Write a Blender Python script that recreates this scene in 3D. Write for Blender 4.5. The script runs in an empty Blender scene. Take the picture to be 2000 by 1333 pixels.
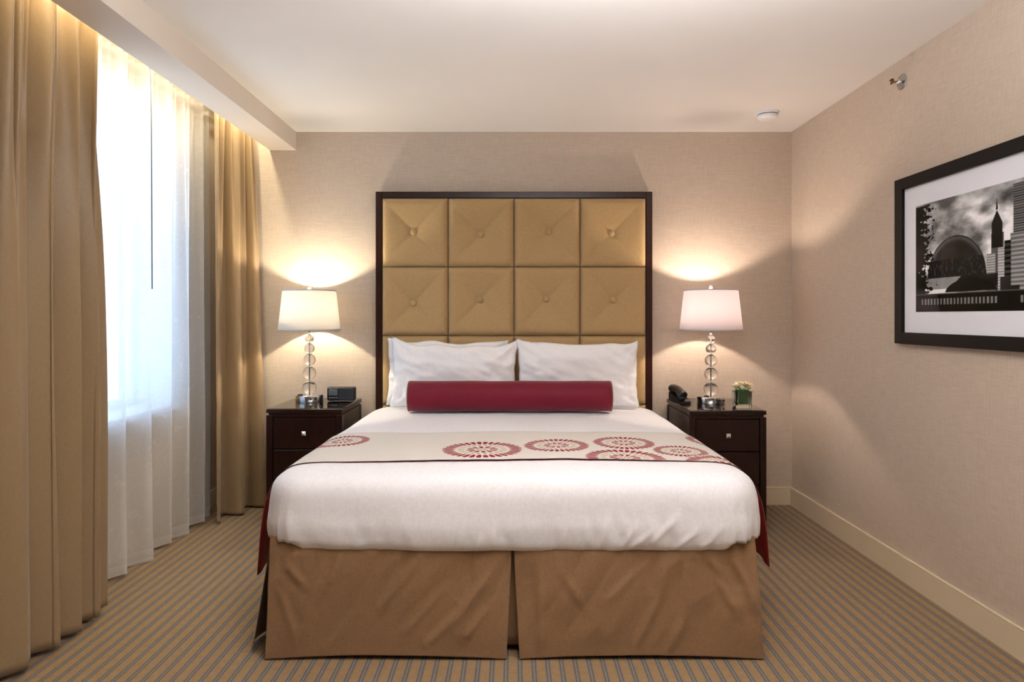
import bpy, bmesh, math, random
import numpy as np
from mathutils import Vector, noise
PI = math.pi
random.seed(7)
C = bpy.context.scene.collection
sc = bpy.context.scene

# ------------------------------------------------------------------ camera
H = 1.342; F = 1281.0
cam = bpy.data.cameras.new('camera'); co = bpy.data.objects.new('camera', cam); C.objects.link(co)
co.location = (0, 0, H); co.rotation_euler = (PI/2, 0, 0)
cam.sensor_width = 36; cam.lens = F/2000*36
cam.shift_x = -0.001; cam.shift_y = -0.02375
cam.clip_start = 0.05
sc.camera = co

# ------------------------------------------------------------------ world, lights, exposure
sc.view_settings.view_transform = 'Standard'; sc.view_settings.look = 'None'
sc.view_settings.gamma = 1; sc.view_settings.use_curve_mapping = False
sc.view_settings.exposure = 0.10
W = bpy.data.worlds.new('daylight'); sc.world = W; W.use_nodes = True
bgn = W.node_tree.nodes['Background']
bgn.inputs[0].default_value = (0.50, 0.71, 1.0, 1); bgn.inputs[1].default_value = 3.3

def light(name, kind, loc, energy, color, rot=(0,0,0), size=None, size_y=None, radius=None, portal=False, spread=None):
    l = bpy.data.lights.new(name, kind); l.energy = energy; l.color = color
    if kind == 'AREA':
        l.shape = 'RECTANGLE'; l.size = size; l.size_y = size_y
        if portal: l.cycles.is_portal = True
        if spread: l.spread = spread
    if radius is not None: l.shadow_soft_size = radius
    o = bpy.data.objects.new(name, l); C.objects.link(o); o.location = loc; o.rotation_euler = rot
    return o
# window portal: guides daylight sampling through the opening
light('window_portal', 'AREA', (-2.40, 3.1, 1.65), 1, (1,1,1), (0, -PI/2, 0), 1.75, 2.0, portal=True)
# cove strip inside the curtain pocket
light('cove_strip_light', 'AREA', (-1.80, 3.3, 2.77), 20, (1.0, 0.87, 0.60), (0, 0.35, 0), 0.05, 2.6)
# unseen fill light added just below the ceiling, above the camera
light('ceiling_fill_light', 'AREA', (0.6, 0.3, 2.60), 14, (1.0, 0.90, 0.84), (0, 0, 0), 1.0, 0.8)
light('ceiling_bounce_fill', 'AREA', (0.30, 1.35, 2.05), 88, (1.0, 0.965, 0.97), (PI, 0, 0), 1.0, 0.9)  # unseen fill added above the frame, standing in for flash bounced off the ceiling

# ------------------------------------------------------------------ materials
def srgb(r, g, b):
    f = lambda c: (c/255/12.92) if c/255 <= .04045 else ((c/255+.055)/1.055)**2.4
    return (f(r), f(g), f(b), 1)
class NT:
    def __init__(s, name):
        s.m = bpy.data.materials.new(name); s.m.use_nodes = True; s.t = s.m.node_tree
        s.b = s.t.nodes['Principled BSDF']; s.out = s.t.nodes['Material Output']
    def n(s, typ, **kw):
        nd = s.t.nodes.new(typ)
        for k, v in kw.items(): setattr(nd, k, v)
        return nd
    def l(s, a, b): s.t.links.new(a, b)
    def val(s, x, i):
        if isinstance(x, (int, float)): i.default_value = x
        elif isinstance(x, tuple): i.default_value = x
        else: s.l(x, i)
    def math(s, op, a, b=0.0, c=None):
        nd = s.n('ShaderNodeMath', operation=op); s.val(a, nd.inputs[0]); s.val(b, nd.inputs[1])
        if c is not None: s.val(c, nd.inputs[2])
        return nd.outputs[0]
    def mix(s, f, a, b):
        nd = s.n('ShaderNodeMix', data_type='RGBA'); s.val(f, nd.inputs[0]); s.val(a, nd.inputs[6]); s.val(b, nd.inputs[7])
        return nd.outputs[2]
    def vmath(s, op, a, b=None, scale=None):
        nd = s.n('ShaderNodeVectorMath', operation=op); s.val(a, nd.inputs[0])
        if b is not None: s.val(b, nd.inputs[1])
        if scale is not None: s.val(scale, nd.inputs['Scale'])
        return nd
    def coord(s, which='Object', scale=(1,1,1)):
        tc = s.n('ShaderNodeTexCoord'); mp = s.n('ShaderNodeMapping'); s.l(tc.outputs[which], mp.inputs[0])
        mp.inputs['Scale'].default_value = scale
        return mp.outputs[0]
    def noise(s, vec, scale, detail=3, rough=.5):
        nd = s.n('ShaderNodeTexNoise'); s.l(vec, nd.inputs['Vector']); nd.inputs['Scale'].default_value = scale
        nd.inputs['Detail'].default_value = detail; nd.inputs['Roughness'].default_value = rough
        return nd.outputs['Fac']
    def bump(s, h, strength=.3, dist=.002):
        nd = s.n('ShaderNodeBump'); s.l(h, nd.inputs['Height']); nd.inputs['Strength'].default_value = strength
        nd.inputs['Distance'].default_value = dist; s.l(nd.outputs[0], s.b.inputs['Normal'])
    def ramp(s, f, lo, hi):
        nd = s.n('ShaderNodeMapRange'); s.l(f, nd.inputs[0]); nd.inputs[1].default_value = lo; nd.inputs[2].default_value = hi
        nd.clamp = True
        return nd.outputs[0]
def simple(name, col, rough=.6, metal=0, spec=.5, coat=0, sheen=0, noise_amt=0.0, noise_scale=40, stretch=(1,1,1), bump=0, bdist=.001):
    m = NT(name); b = m.b
    b.inputs['Base Color'].default_value = col; b.inputs['Roughness'].default_value = rough
    b.inputs['Metallic'].default_value = metal; b.inputs['Specular IOR Level'].default_value = spec
    b.inputs['Coat Weight'].default_value = coat; b.inputs['Sheen Weight'].default_value = sheen
    if noise_amt or bump:
        f = m.noise(m.coord('Object', stretch), noise_scale, 4)
        if noise_amt:
            k = tuple(max(0, c*(1-noise_amt)) for c in col[:3])+(1,); k2 = tuple(min(1, c*(1+noise_amt)) for c in col[:3])+(1,)
            m.l(m.mix(m.ramp(f, .3, .7), k, k2), b.inputs['Base Color'])
        if bump: m.bump(f, bump, bdist)
    return m.m

def wallpaper():
    m = NT('linen_wallpaper'); b = m.b; b.inputs['Roughness'].default_value = .62; b.inputs['Specular IOR Level'].default_value = .25
    h1 = m.noise(m.coord('Object', (12, 12, 190)), 1.0, 3); h2 = m.noise(m.coord('Object', (110, 110, 14)), 1.0, 3)
    h = m.math('ADD', h1, m.math('MULTIPLY', h2, .7))
    f = m.ramp(h, .6, 1.15)
    m.l(m.mix(f, srgb(192, 176, 159), srgb(207, 192, 175)), b.inputs['Base Color'])
    m.bump(h, .22, .0015)
    return m.m
def carpet():
    m = NT('striped_carpet'); b = m.b; b.inputs['Roughness'].default_value = .95; b.inputs['Specular IOR Level'].default_value = .1
    v = m.coord('Object'); sp = m.n('ShaderNodeSeparateXYZ'); m.l(v, sp.inputs[0]); x = sp.outputs[0]; y = sp.outputs[1]
    wob = m.noise(m.coord('Object', (1, 1, 1)), 90, 2)
    xs = m.math('ADD', x, m.math('MULTIPLY', m.math('SUBTRACT', wob, .5), .004))
    p = m.math('FRACT', m.math('DIVIDE', xs, .0535))
    # distance from band centre .5
    d = m.math('ABSOLUTE', m.math('SUBTRACT', p, .5))
    band = m.ramp(d, .27, .20)           # grey-blue band
    lines = m.ramp(m.math('ABSOLUTE', m.math('SUBTRACT', d, .115)), .065, .02)  # the two dark lines
    edge = m.ramp(m.math('ABSOLUTE', m.math('SUBTRACT', d, .40)), .05, .0)
    tuft = m.noise(m.coord('Object', (1, 1, 1)), 330, 2, .7)
    stip = m.ramp(m.noise(m.coord('Object', (1, .45, 1)), 260, 2), .4, .62)
    big = m.ramp(m.noise(m.coord('Object', (1, 1, 1)), 35, 3), .3, .7)
    tan = m.mix(big, srgb(154, 125, 91), srgb(166, 137, 101))
    tan = m.mix(m.math('MULTIPLY', edge, .35), tan, srgb(150, 126, 84))
    grey = m.mix(stip, srgb(130, 124, 116), srgb(148, 134, 116))
    c = m.mix(band, tan, grey)
    c = m.mix(m.math('MULTIPLY', lines, m.math('ADD', .45, m.math('MULTIPLY', stip, .4))), c, srgb(70, 74, 90))
    c = m.mix(m.ramp(tuft, .35, .75), c, m.mix(.28, c, (0.02, .015, .01, 1)))
    m.l(c, b.inputs['Base Color'])
    hgt = m.math('ADD', tuft, m.math('MULTIPLY', band, -.3))
    m.bump(hgt, .5, .004)
    return m.m
def wood(name, a, bcol, stretch=(3, 3, .5), rough=.28):
    m = NT(name); b = m.b; b.inputs['Roughness'].default_value = rough; b.inputs['Coat Weight'].default_value = .1; b.inputs['Specular IOR Level'].default_value = .35; b.inputs['Coat Roughness'].default_value = .15
    f = m.noise(m.coord('Object', stretch), 14, 6, .6)
    m.l(m.mix(m.ramp(f, .35, .68), a, bcol), b.inputs['Base Color'])
    return m.m
def fabric(name, a, bcol, rough=.7, sheen=.2, sx=300, bump=.15, spec=.3, slub=(1, 1, 8)):
    m = NT(name); b = m.b; b.inputs['Roughness'].default_value = rough; b.inputs['Sheen Weight'].default_value = sheen
    b.inputs['Specular IOR Level'].default_value = spec
    f = m.noise(m.coord('Object', slub), 60, 4, .6); g = m.noise(m.coord('Object', (slub[2], slub[2], 1)), 45, 3, .6)
    s = m.math('MULTIPLY', m.math('ADD', f, g), .5)
    m.l(m.mix(m.ramp(s, .38, .62), a, bcol), b.inputs['Base Color'])
    if bump: m.bump(s, bump, .0015)
    return m.m
def sheer_mat():
    m = NT('white_sheer_voile'); t = m.t
    for nd in list(t.nodes):
        if nd.type == 'BSDF_PRINCIPLED': t.nodes.remove(nd)
    tr = m.n('ShaderNodeBsdfTransparent'); tl = m.n('ShaderNodeBsdfTranslucent'); df = m.n('ShaderNodeBsdfDiffuse')
    tl.inputs[0].default_value = (.93, .94, .95, 1); df.inputs[0].default_value = (.86, .86, .85, 1)
    # embroidered swirls
    v = m.coord('Object'); sp = m.n('ShaderNodeSeparateXYZ'); m.l(v, sp.inputs[0])
    cmb = m.n('ShaderNodeCombineXYZ'); m.l(sp.outputs[1], cmb.inputs[0]); m.l(sp.outputs[2], cmb.inputs[1])
    nz = m.n('ShaderNodeTexNoise'); nz.inputs['Scale'].default_value = 7; nz.inputs['Detail'].default_value = 1.5; m.l(cmb.outputs[0], nz.inputs['Vector'])
    fr = m.math('FRACT', m.math('MULTIPLY', nz.outputs['Fac'], 8.0))
    ln = m.ramp(m.math('ABSOLUTE', m.math('SUBTRACT', fr, .5)), .07, .02)
    hem = m.ramp(sp.outputs[2], .075, .07)
    hem2 = m.ramp(m.math('ABSOLUTE', m.math('SUBTRACT', sp.outputs[2], .018)), .008, .003)
    head = m.ramp(sp.outputs[2], 2.625, 2.635)
    lw = m.n('ShaderNodeLayerWeight'); lw.inputs[0].default_value = .5
    op = m.math('ADD', .70, m.math('MULTIPLY', ln, .07))
    op = m.math('ADD', op, m.math('MULTIPLY', hem, .12)); op = m.math('ADD', op, m.math('MULTIPLY', hem2, .35)); op = m.math('ADD', op, m.math('MULTIPLY', head, .18))
    op = m.math('ADD', op, m.math('MULTIPLY', m.math('POWER', lw.outputs['Facing'], 3.0), .30))
    op = m.math('MINIMUM', op, .96)
    a = m.n('ShaderNodeMixShader'); a.inputs[0].default_value = .38; m.l(tl.outputs[0], a.inputs[1]); m.l(df.outputs[0], a.inputs[2])
    bmx = m.n('ShaderNodeMixShader'); m.l(op, bmx.inputs[0]); m.l(tr.outputs[0], bmx.inputs[1]); m.l(a.outputs[0], bmx.inputs[2])
    m.l(bmx.outputs[0], m.out.inputs[0])
    return m.m
def shade_mat(name, col):
    m = NT(name); t = m.t
    for nd in list(t.nodes):
        if nd.type == 'BSDF_PRINCIPLED': t.nodes.remove(nd)
    tl = m.n('ShaderNodeBsdfTranslucent'); df = m.n('ShaderNodeBsdfDiffuse'); tl.inputs[0].default_value = col; df.inputs[0].default_value = (.85, .83, .82, 1)
    a = m.n('ShaderNodeMixShader'); a.inputs[0].default_value = .55; m.l(tl.outputs[0], a.inputs[1]); m.l(df.outputs[0], a.inputs[2])
    m.l(a.outputs[0], m.out.inputs[0])
    return m.m
def glass_mat(name, col=(1,1,1,1), rough=0.0, ior=1.5):
    m = NT(name); t = m.t; t.nodes.remove(m.b)
    g = m.n('ShaderNodeBsdfGlass'); g.inputs[0].default_value = col; g.inputs['Roughness'].default_value = rough; g.inputs['IOR'].default_value = ior
    m.l(g.outputs[0], m.out.inputs[0]); return m.m
def pane_mat(name, refl=1.0, tint=(1,1,1,1), pw=5.0):
    m = NT(name); t = m.t; t.nodes.remove(m.b)
    tr = m.n('ShaderNodeBsdfTransparent'); tr.inputs[0].default_value = tint; gl = m.n('ShaderNodeBsdfGlossy'); gl.inputs['Roughness'].default_value = .01
    lw = m.n('ShaderNodeLayerWeight'); lw.inputs[0].default_value = .5
    fr_o = m.math('ADD', .04, m.math('MULTIPLY', m.math('POWER', lw.outputs['Facing'], pw), .9))
    a = m.n('ShaderNodeMixShader'); m.l(m.math('MULTIPLY', fr_o, refl), a.inputs[0]); m.l(tr.outputs[0], a.inputs[1]); m.l(gl.outputs[0], a.inputs[2])
    m.l(a.outputs[0], m.out.inputs[0]); return m.m

M = dict(
    wall=wallpaper(), carpet=carpet(),
    ceil=simple('ceiling_paint', srgb(233, 230, 226), .8, spec=.2, noise_amt=.01, noise_scale=3, bump=.03),
    soffit=simple('soffit_paint', srgb(226, 216, 204), .6, spec=.3, noise_amt=.01, noise_scale=5),
    trim=simple('cream_trim_paint', srgb(216, 200, 172), .4, spec=.4, noise_amt=.02, noise_scale=6),
    white_paint=simple('white_window_paint', srgb(236, 238, 240), .4, noise_amt=.01),
    espresso=wood('espresso_wood', srgb(24, 6, 3), srgb(40, 12, 7)),
    espresso_dark=wood('espresso_frame_wood', srgb(32, 11, 6), srgb(50, 19, 10)),
    head=fabric('tan_headboard_suede', srgb(176, 145, 98), srgb(190, 160, 112), .75, .25, bump=.1, slub=(1, 1, 6)),
    white=fabric('white_cotton', srgb(232, 232, 236), srgb(240, 240, 244), .75, .1, bump=.04, slub=(1, 1, 2)),
    white_p=fabric('white_pillowcase_cotton', srgb(243, 243, 245), srgb(250, 249, 250), .7, .1, bump=.04, slub=(1, 1, 2)),
    skirt=fabric('tan_bed_skirt_sateen', srgb(134, 103, 74), srgb(146, 114, 82), .5, .15, bump=.05, slub=(1, 1, 4)),
    drape=fabric('gold_beige_silk', srgb(146, 123, 91), srgb(158, 134, 101), .40, .2, bump=.05, spec=.5, slub=(1, 1, 9)),
    crimson=fabric('crimson_silk', srgb(108, 10, 36), srgb(126, 16, 44), .6, .2, bump=.15, spec=.25, slub=(1, 6, 6)),
    lining=simple('red_runner_lining', srgb(168, 44, 42), .5, noise_amt=.1),
    piping=simple('maroon_piping', srgb(112, 74, 70), .6, noise_amt=.1, noise_scale=200),
    gold=simple('gold_cord_piping', srgb(150, 120, 70), .5, noise_amt=.3, noise_scale=400),
    chrome=simple('polished_chrome', (.90, .90, .91, 1), .13, 1.0, noise_amt=.02),
    nickel=simple('brushed_nickel', (.50, .49, .48, 1), .25, 1.0, noise_amt=.05),
    crystal=glass_mat('clear_crystal', (.985, .985, .98, 1)), vase_glass=glass_mat('clear_vase_glass', (.96, .99, .97, 1)),
    tabletop_glass=pane_mat('tabletop_glass', 1.0, (.93, .96, .94, 1), 2.6), pane=pane_mat('window_glass', .6, (.97, .99, 1, 1)), pic_glass=pane_mat('picture_glass', .3),
    blackwood=simple('black_frame_paint', srgb(12, 10, 10), .55, spec=.25, noise_amt=.2, noise_scale=30),
    matboard=simple('white_mat_board', srgb(236, 238, 246), .9, noise_amt=.01),
    black=simple('black_plastic', srgb(20, 20, 22), .32, noise_amt=.1), blackm=simple('matt_black_plastic', srgb(28, 29, 31), .6, noise_amt=.1),
    speaker=simple('charcoal_speaker_cloth', srgb(42, 43, 47), .85, noise_amt=.35, noise_scale=900),
    lcd=simple('grey_lcd', srgb(92, 98, 106), .25, noise_amt=.12, noise_scale=70),
    key=simple('grey_key_plastic', srgb(120, 120, 122), .5, noise_amt=.05),
    plastic=simple('white_plastic', srgb(238, 238, 240), .4, noise_amt=.01), darkslot=simple('dark_slot', srgb(60, 60, 62), .7, noise_amt=.05),
    brass=simple('bronze_sprinkler', srgb(120, 90, 66), .35, 1.0, noise_amt=.1),
    leaf=simple('green_leaf', srgb(52, 112, 44), .45, noise_amt=.25, noise_scale=60), leaf2=simple('dark_green_leaf', srgb(28, 84, 30), .4, noise_amt=.25, noise_scale=60),
    petal=simple('cream_petal', srgb(240, 232, 190), .6, noise_amt=.05, sheen=.2), petal2=simple('pink_cream_petal', srgb(232, 205, 170), .6, noise_amt=.08),
    mattress=simple('mattress_ticking', srgb(226, 222, 214), .8, noise_amt=.02), wand=simple('grey_wand', srgb(130, 134, 138), .4, noise_amt=.02),
    sheer=sheer_mat(), shade_w=shade_mat('warm_white_lamp_shade', (.80, .78, .74, 1)), shade_p=shade_mat('pink_white_lamp_shade', (.74, .68, .70, 1)),
    shade_trim=simple('grey_shade_trim', srgb(196, 192, 196), .7, noise_amt=.03),
)
def bulb_mat(name, col, st):
    m = NT(name); m.b.inputs['Emission Color'].default_value = col; m.b.inputs['Emission Strength'].default_value = st
    m.b.inputs['Base Color'].default_value = (.9, .9, .9, 1); return m.m
M['bulb'] = bulb_mat('frosted_bulb', (1, .85, .62, 1), 4.0)

# ------------------------------------------------------------------ helpers
def tag(o, label=None, cat=None, group=None, kind=None):
    if label: o['label'] = label
    if cat: o['category'] = cat
    if group: o['group'] = group
    if kind: o['kind'] = kind
    return o
def empty(name, loc, label, cat, group=None, rz=0):
    o = bpy.data.objects.new(name, None); C.objects.link(o); o.location = loc; o.rotation_euler = (0, 0, rz)
    o.empty_display_size = .1
    return tag(o, label, cat, group)
def link(name, bm, mat, parent=None, smooth=False, shift=None, loc=None):
    """shift: world-space geometry moved into the parent's frame"""
    if shift is not None: bmesh.ops.translate(bm, verts=bm.verts, vec=-Vector(shift))
    me = bpy.data.meshes.new(name); bm.to_mesh(me); bm.free()
    mats = mat if isinstance(mat, (list, tuple)) else [mat]
    for q in mats: me.materials.append(q)
    if smooth:
        for p in me.polygons: p.use_smooth = True
    o = bpy.data.objects.new(name, me); C.objects.link(o)
    if parent: o.parent = parent
    if loc: o.location = loc
    return o
def smooth_angle(o, deg=35):
    me = o.data
    for p in me.polygons: p.use_smooth = True
    me.set_sharp_from_angle(angle=math.radians(deg))
    return o
def box(bm, x0, x1, y0, y1, z0, z1, bev=0, seg=1):
    g = bmesh.ops.create_cube(bm, size=1)['verts']
    for v in g: v.co = Vector(((x0+x1)/2+v.co.x*(x1-x0), (y0+y1)/2+v.co.y*(y1-y0), (z0+z1)/2+v.co.z*(z1-z0)))
    if bev:
        es = list({e for v in g for e in v.link_edges})
        bmesh.ops.bevel(bm, geom=es, offset=bev, segments=seg, affect='EDGES', profile=.5)
    return bm
def boxbm(*a, **k): return box(bmesh.new(), *a, **k)
def lathe(bm, prof, seg=32, c=(0,0,0), axis='z'):
    rings = []
    for r, z in prof:
        ring = []
        if r < 1e-6: ring = [bm.verts.new((0, 0, z))]
        else: ring = [bm.verts.new((r*math.cos(2*PI*i/seg), r*math.sin(2*PI*i/seg), z)) for i in range(seg)]
        rings.append(ring)
    for a, b in zip(rings, rings[1:]):
        for i in range(seg):
            j = (i+1) % seg
            if len(a) == 1 and len(b) == 1: continue
            if len(a) == 1: bm.faces.new((a[0], b[j], b[i]))
            elif len(b) == 1: bm.faces.new((a[i], a[j], b[0]))
            else: bm.faces.new((a[i], a[j], b[j], b[i]))
    for ring in rings:
        for v in ring:
            x, y, z = v.co
            if axis == 'x': v.co = Vector((z, x, y))
            elif axis == 'y': v.co = Vector((x, z, y))
            v.co += Vector(c)
    bmesh.ops.recalc_face_normals(bm, faces=bm.faces)
    return bm
def lathebm(*a, **k): return lathe(bmesh.new(), *a, **k)
def tube(bm, pts, r, seg=10, caps=True):
    pts = [Vector(p) for p in pts]; rings = []
    for i, p in enumerate(pts):
        d = (pts[min(i+1, len(pts)-1)]-pts[max(i-1, 0)]).normalized()
        up = Vector((0, 0, 1)) if abs(d.z) < .9 else Vector((1, 0, 0))
        a = d.cross(up).normalized(); b = d.cross(a).normalized()
        rr = r[i] if isinstance(r, (list, tuple)) else r
        rings.append([bm.verts.new(p+a*rr*math.cos(2*PI*k/seg)+b*rr*math.sin(2*PI*k/seg)) for k in range(seg)])
    for a, b in zip(rings, rings[1:]):
        for k in range(seg): bm.faces.new((a[k], a[(k+1) % seg], b[(k+1) % seg], b[k]))
    if caps: bm.faces.new(rings[0][::-1]); bm.faces.new(rings[-1])
    bmesh.ops.recalc_face_normals(bm, faces=bm.faces)
    return bm
def tubebm(*a, **k): return tube(bmesh.new(), *a, **k)
def grid(bm, f, nu, nv, uvf=None):
    vs = [[bm.verts.new(f(i/nu, j/nv)) for j in range(nv+1)] for i in range(nu+1)]
    uvl = bm.loops.layers.uv.new('UVMap') if uvf else None
    for i in range(nu):
        for j in range(nv):
            fc = bm.faces.new((vs[i][j], vs[i+1][j], vs[i+1][j+1], vs[i][j+1]))
            if uvf:
                for lp, (a, b) in zip(fc.loops, ((i, j), (i+1, j), (i+1, j+1), (i, j+1))): lp[uvl].uv = uvf(a/nu, b/nv)
    return bm
def solid(o, th, offset=-1, mo=0, mr=0, even=False):
    s = o.modifiers.new('thickness', 'SOLIDIFY'); s.thickness = th; s.offset = offset; s.material_offset = mo; s.material_offset_rim = mr
    return o
def sstep(a, b, x):
    t = max(0, min(1, (x-a)/(b-a))); return t*t*(3-2*t)
def nz(x, y, z=0): return noise.noise(Vector((x, y, z)))
def lerp(a, b, t): return a+(b-a)*t

# ------------------------------------------------------------------ the room
XR = 1.992; YB = 4.69; ZC = 2.664; XL = -2.12; YF = -3.4; SX0, SX1, SZ = -1.739, -1.549, 2.532
st = lambda name, bm, m, parent=None: tag(link(name, bm, m, parent), kind=None if parent else 'structure')
st('floor', boxbm(-2.5, 2.3, YF-.1, YB+.2, -.06, 0), M['carpet'])
st('ceiling', boxbm(-1.60, XR+.2, YF-.1, YB+.2, ZC, ZC+.16), M['ceil'])
st('wall_back', boxbm(-2.5, XR+.2, YB, YB+.12, 0, 2.95), M['wall'])
st('wall_right', boxbm(XR, XR+.12, YF, YB, 0, ZC), M['wall'])
st('wall_front', boxbm(-2.5, XR+.2, YF-.12, YF, 0, 2.95), M['wall'])
WY0, WY1, WZ0, WZ1, XG = 2.15, 4.07, .80, 2.50, -2.36
bm = bmesh.new()
for a in ((YF, YB, 0, WZ0-.02), (YF, YB, WZ1+.02, 2.95), (YF, WY0-.02, WZ0-.02, WZ1+.02), (WY1+.02, YB, WZ0-.02, WZ1+.02)):
    box(bm, XG-.10, XL, *a)
st('wall_left', bm, M['wall'])
# dropped soffit with the open curtain pocket behind it
st('trim_1', boxbm(SX0, SX1, YF, YB, SZ, 2.84, bev=.002), M['soffit'])
st('trim_2', boxbm(-2.48, SX0+.02, YF, YB, 2.80, 2.86), M['soffit'])
# baseboards (board and bevelled cap)
def baseboard(name, pts):
    bm = bmesh.new()
    box(bm, *pts, 0, .118); 
    x0, x1, y0, y1 = pts
    box(bm, x0, x1, y0, y1, .118, .126, bev=.0035, seg=2)
    st(name, bm, M['trim'])
baseboard('baseboard_right', (XR-.016, XR, YF, YB))
baseboard('baseboard_back', (XL, XR-.016, YB-.016, YB))
baseboard('baseboard_left', (XL, XL+.016, YF, YB-.016))
# window: lining, sash frame, panes, sill
win = tag(bpy.data.objects.new('window_1', None), kind='structure'); C.objects.link(win); win.location = (XL, (WY0+WY1)/2, WZ0)
WS = win.location
bm = bmesh.new()
box(bm, XG-.02, XL, WY0-.02, WY0, WZ0, WZ1); box(bm, XG-.02, XL, WY1, WY1+.02, WZ0, WZ1); box(bm, XG-.02, XL, WY0-.02, WY1+.02, WZ1, WZ1+.02)
link('window_lining', bm, M['white_paint'], win, shift=WS)
bm = bmesh.new(); yc = (WY0+WY1)/2 - .1
box(bm, XG-.03, XG+.02, WY0, WY0+.05, WZ0, WZ1, bev=.003); box(bm, XG-.03, XG+.02, WY1-.05, WY1, WZ0, WZ1, bev=.003)
box(bm, XG-.03, XG+.02, WY0+.05, WY1-.05, WZ1-.06, WZ1, bev=.003); box(bm, XG-.03, XG+.02, WY0+.05, WY1-.05, WZ0, WZ0+.05, bev=.003)
box(bm, XG-.03, XG+.02, yc-.03, yc+.03, WZ0+.05, WZ1-.06, bev=.003)
fr = link('window_frame', bm, M['white_paint'], win, shift=WS)
for a, b in ((WY0+.05, yc-.03), (yc+.03, WY1-.05)):
    link('pane', boxbm(XG-.008, XG-.002, a, b, WZ0+.05, WZ1-.06), M['pane'], win, shift=WS)
link('window_sill', boxbm(XG-.02, XL+.035, WY0-.03, WY1+.03, WZ0-.03, WZ0, bev=.004, seg=2), M['white_paint'], win, shift=WS)

# ------------------------------------------------------------------ curtains
def sheet(name, f, nu, nv, mat, th, label, cat, group=None):
    o = link(name, grid(bmesh.new(), f, nu, nv), mat, smooth=True)
    if th: solid(o, th, 0)
    tag(o, label, cat, group); return o
# near drape, deep soft folds that gather at the heading
def near_drape(s, t):
    z = lerp(.022, 2.70, t)
    Y = lerp(1.70, 3.00, s) + .012*math.sin(s*31)
    Y = Y - .05*(t)*sstep(.6, 1, s)*0.9
    lo = (1-t)
    ph = 2*PI*(9.3*s + .30*math.sin(5.1*s+1) - .22*t*math.sin(8*s))
    big = (math.sin(ph)+.22*math.sin(2*ph+.8))*(.014+.030*lo**.45)*(1+.28*math.sin(9*s+1))
    sm = math.sin(2*PI*21*s + 1.2*math.sin(11*s))*(.030*sstep(.50, 1, t))
    med = math.sin(2*PI*11*s + 2*t + 1)*.012*sstep(0, .5, t)*sstep(1, .6, t)
    x = -1.862 + big + sm + med + .010*nz(s*9, t*2.2, 3)
    Y += math.sin(ph*2)*.020*(.4+lo*.6)
    x -= .03*sstep(.93, 1, s)
    if t > .965: x = lerp(x, -1.872+sm*1.2+big*.5, (t-.965)/.035)
    return (x, Y, z)
sheet('drape', near_drape, 420, 70, M['drape'], .003, 'heavy gold-beige drape hanging in the left foreground before the window', 'curtain')
def far_drape(s, t):
    z = lerp(.012, 2.70, t); lo = 1-t
    bx, by = lerp(-1.965, -1.790, s), lerp(4.262, 4.655, s)
    tx, ty = lerp(-1.900, -1.850, s), lerp(4.150, 4.600, s)
    k = lo**.75
    x = lerp(tx, bx, k); y = lerp(ty, by, k)
    ph = 2*PI*(2.15*s + .02) - .6
    big = (math.cos(ph)+.25*math.cos(2*ph+.6))*(.010+.046*lo**.6)
    sm = math.sin(2*PI*8*s + 1.1*math.sin(7*s))*(.024*sstep(.45, 1, t))
    wr = .006*nz(s*5, t*16, 9)*sstep(.75, .1, t)+.004*nz(s*9, t*40, 2)*sstep(.45, .05, t)
    d = big+sm+wr
    # perpendicular to the base line
    nx, ny = .90, -.42
    x += nx*d; y += ny*d + math.sin(ph*2)*.010
    y = min(y, 4.672)
    return (x, y, z)
sheet('drape', far_drape, 260, 150, M['drape'], .003, 'gathered gold-beige drape in the far corner beside the left nightstand', 'curtain')
def sheer(s, t):
    z = lerp(.012, 2.72, t); lo = 1-t
    Y = lerp(2.55, lerp(4.43, 4.45, t), s)
    en = sstep(1.0, .90, s)
    ph = 2*PI*(9.5*s + .25*math.sin(6*s))
    big = math.sin(ph)*(.012+.034*lo**.7)*(1+.25*math.sin(13*s+1))
    sm = math.sin(2*PI*26*s+math.sin(17*s))*.015*sstep(.4, 1, t)
    z += .010*math.sin(ph*.5+1)*lo**6
    Y += math.sin(2*ph)*.018*lo
    return (-2.03-.028*(1-en)+(big+sm)*(.35+.65*en)+.012*nz(s*7, t*1.5), Y, z)
sheet('sheer_curtain', sheer, 520, 60, M['sheer'], 0, 'white embroidered sheer curtain hanging across the bright window', 'curtain')
tr = empty('curtain_track', (-1.87, 3.0, 2.72), 'white curtain track above the drapes in the ceiling pocket', 'curtain track')
link('rail', boxbm(-1.885, -1.855, 1.2, 4.66, 2.73, 2.75), M['plastic'], tr, shift=tr.location)
link('rail', boxbm(-2.01, -1.98, 1.2, 4.66, 2.73, 2.75), M['plastic'], tr, shift=tr.location)
for y in (1.6, 2.6, 3.6, 4.5): link('bracket', boxbm(-2.01, -1.855, y, y+.03, 2.75, 2.80), M['plastic'], tr, shift=tr.location)
link('draw_wand', tubebm([(-1.965, 3.5, 2.735), (-1.935, 3.507, 2.66), (-1.93, 3.507, 1.49)], .0035, 8), M['wand'], tr, True, shift=tr.location)

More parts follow.
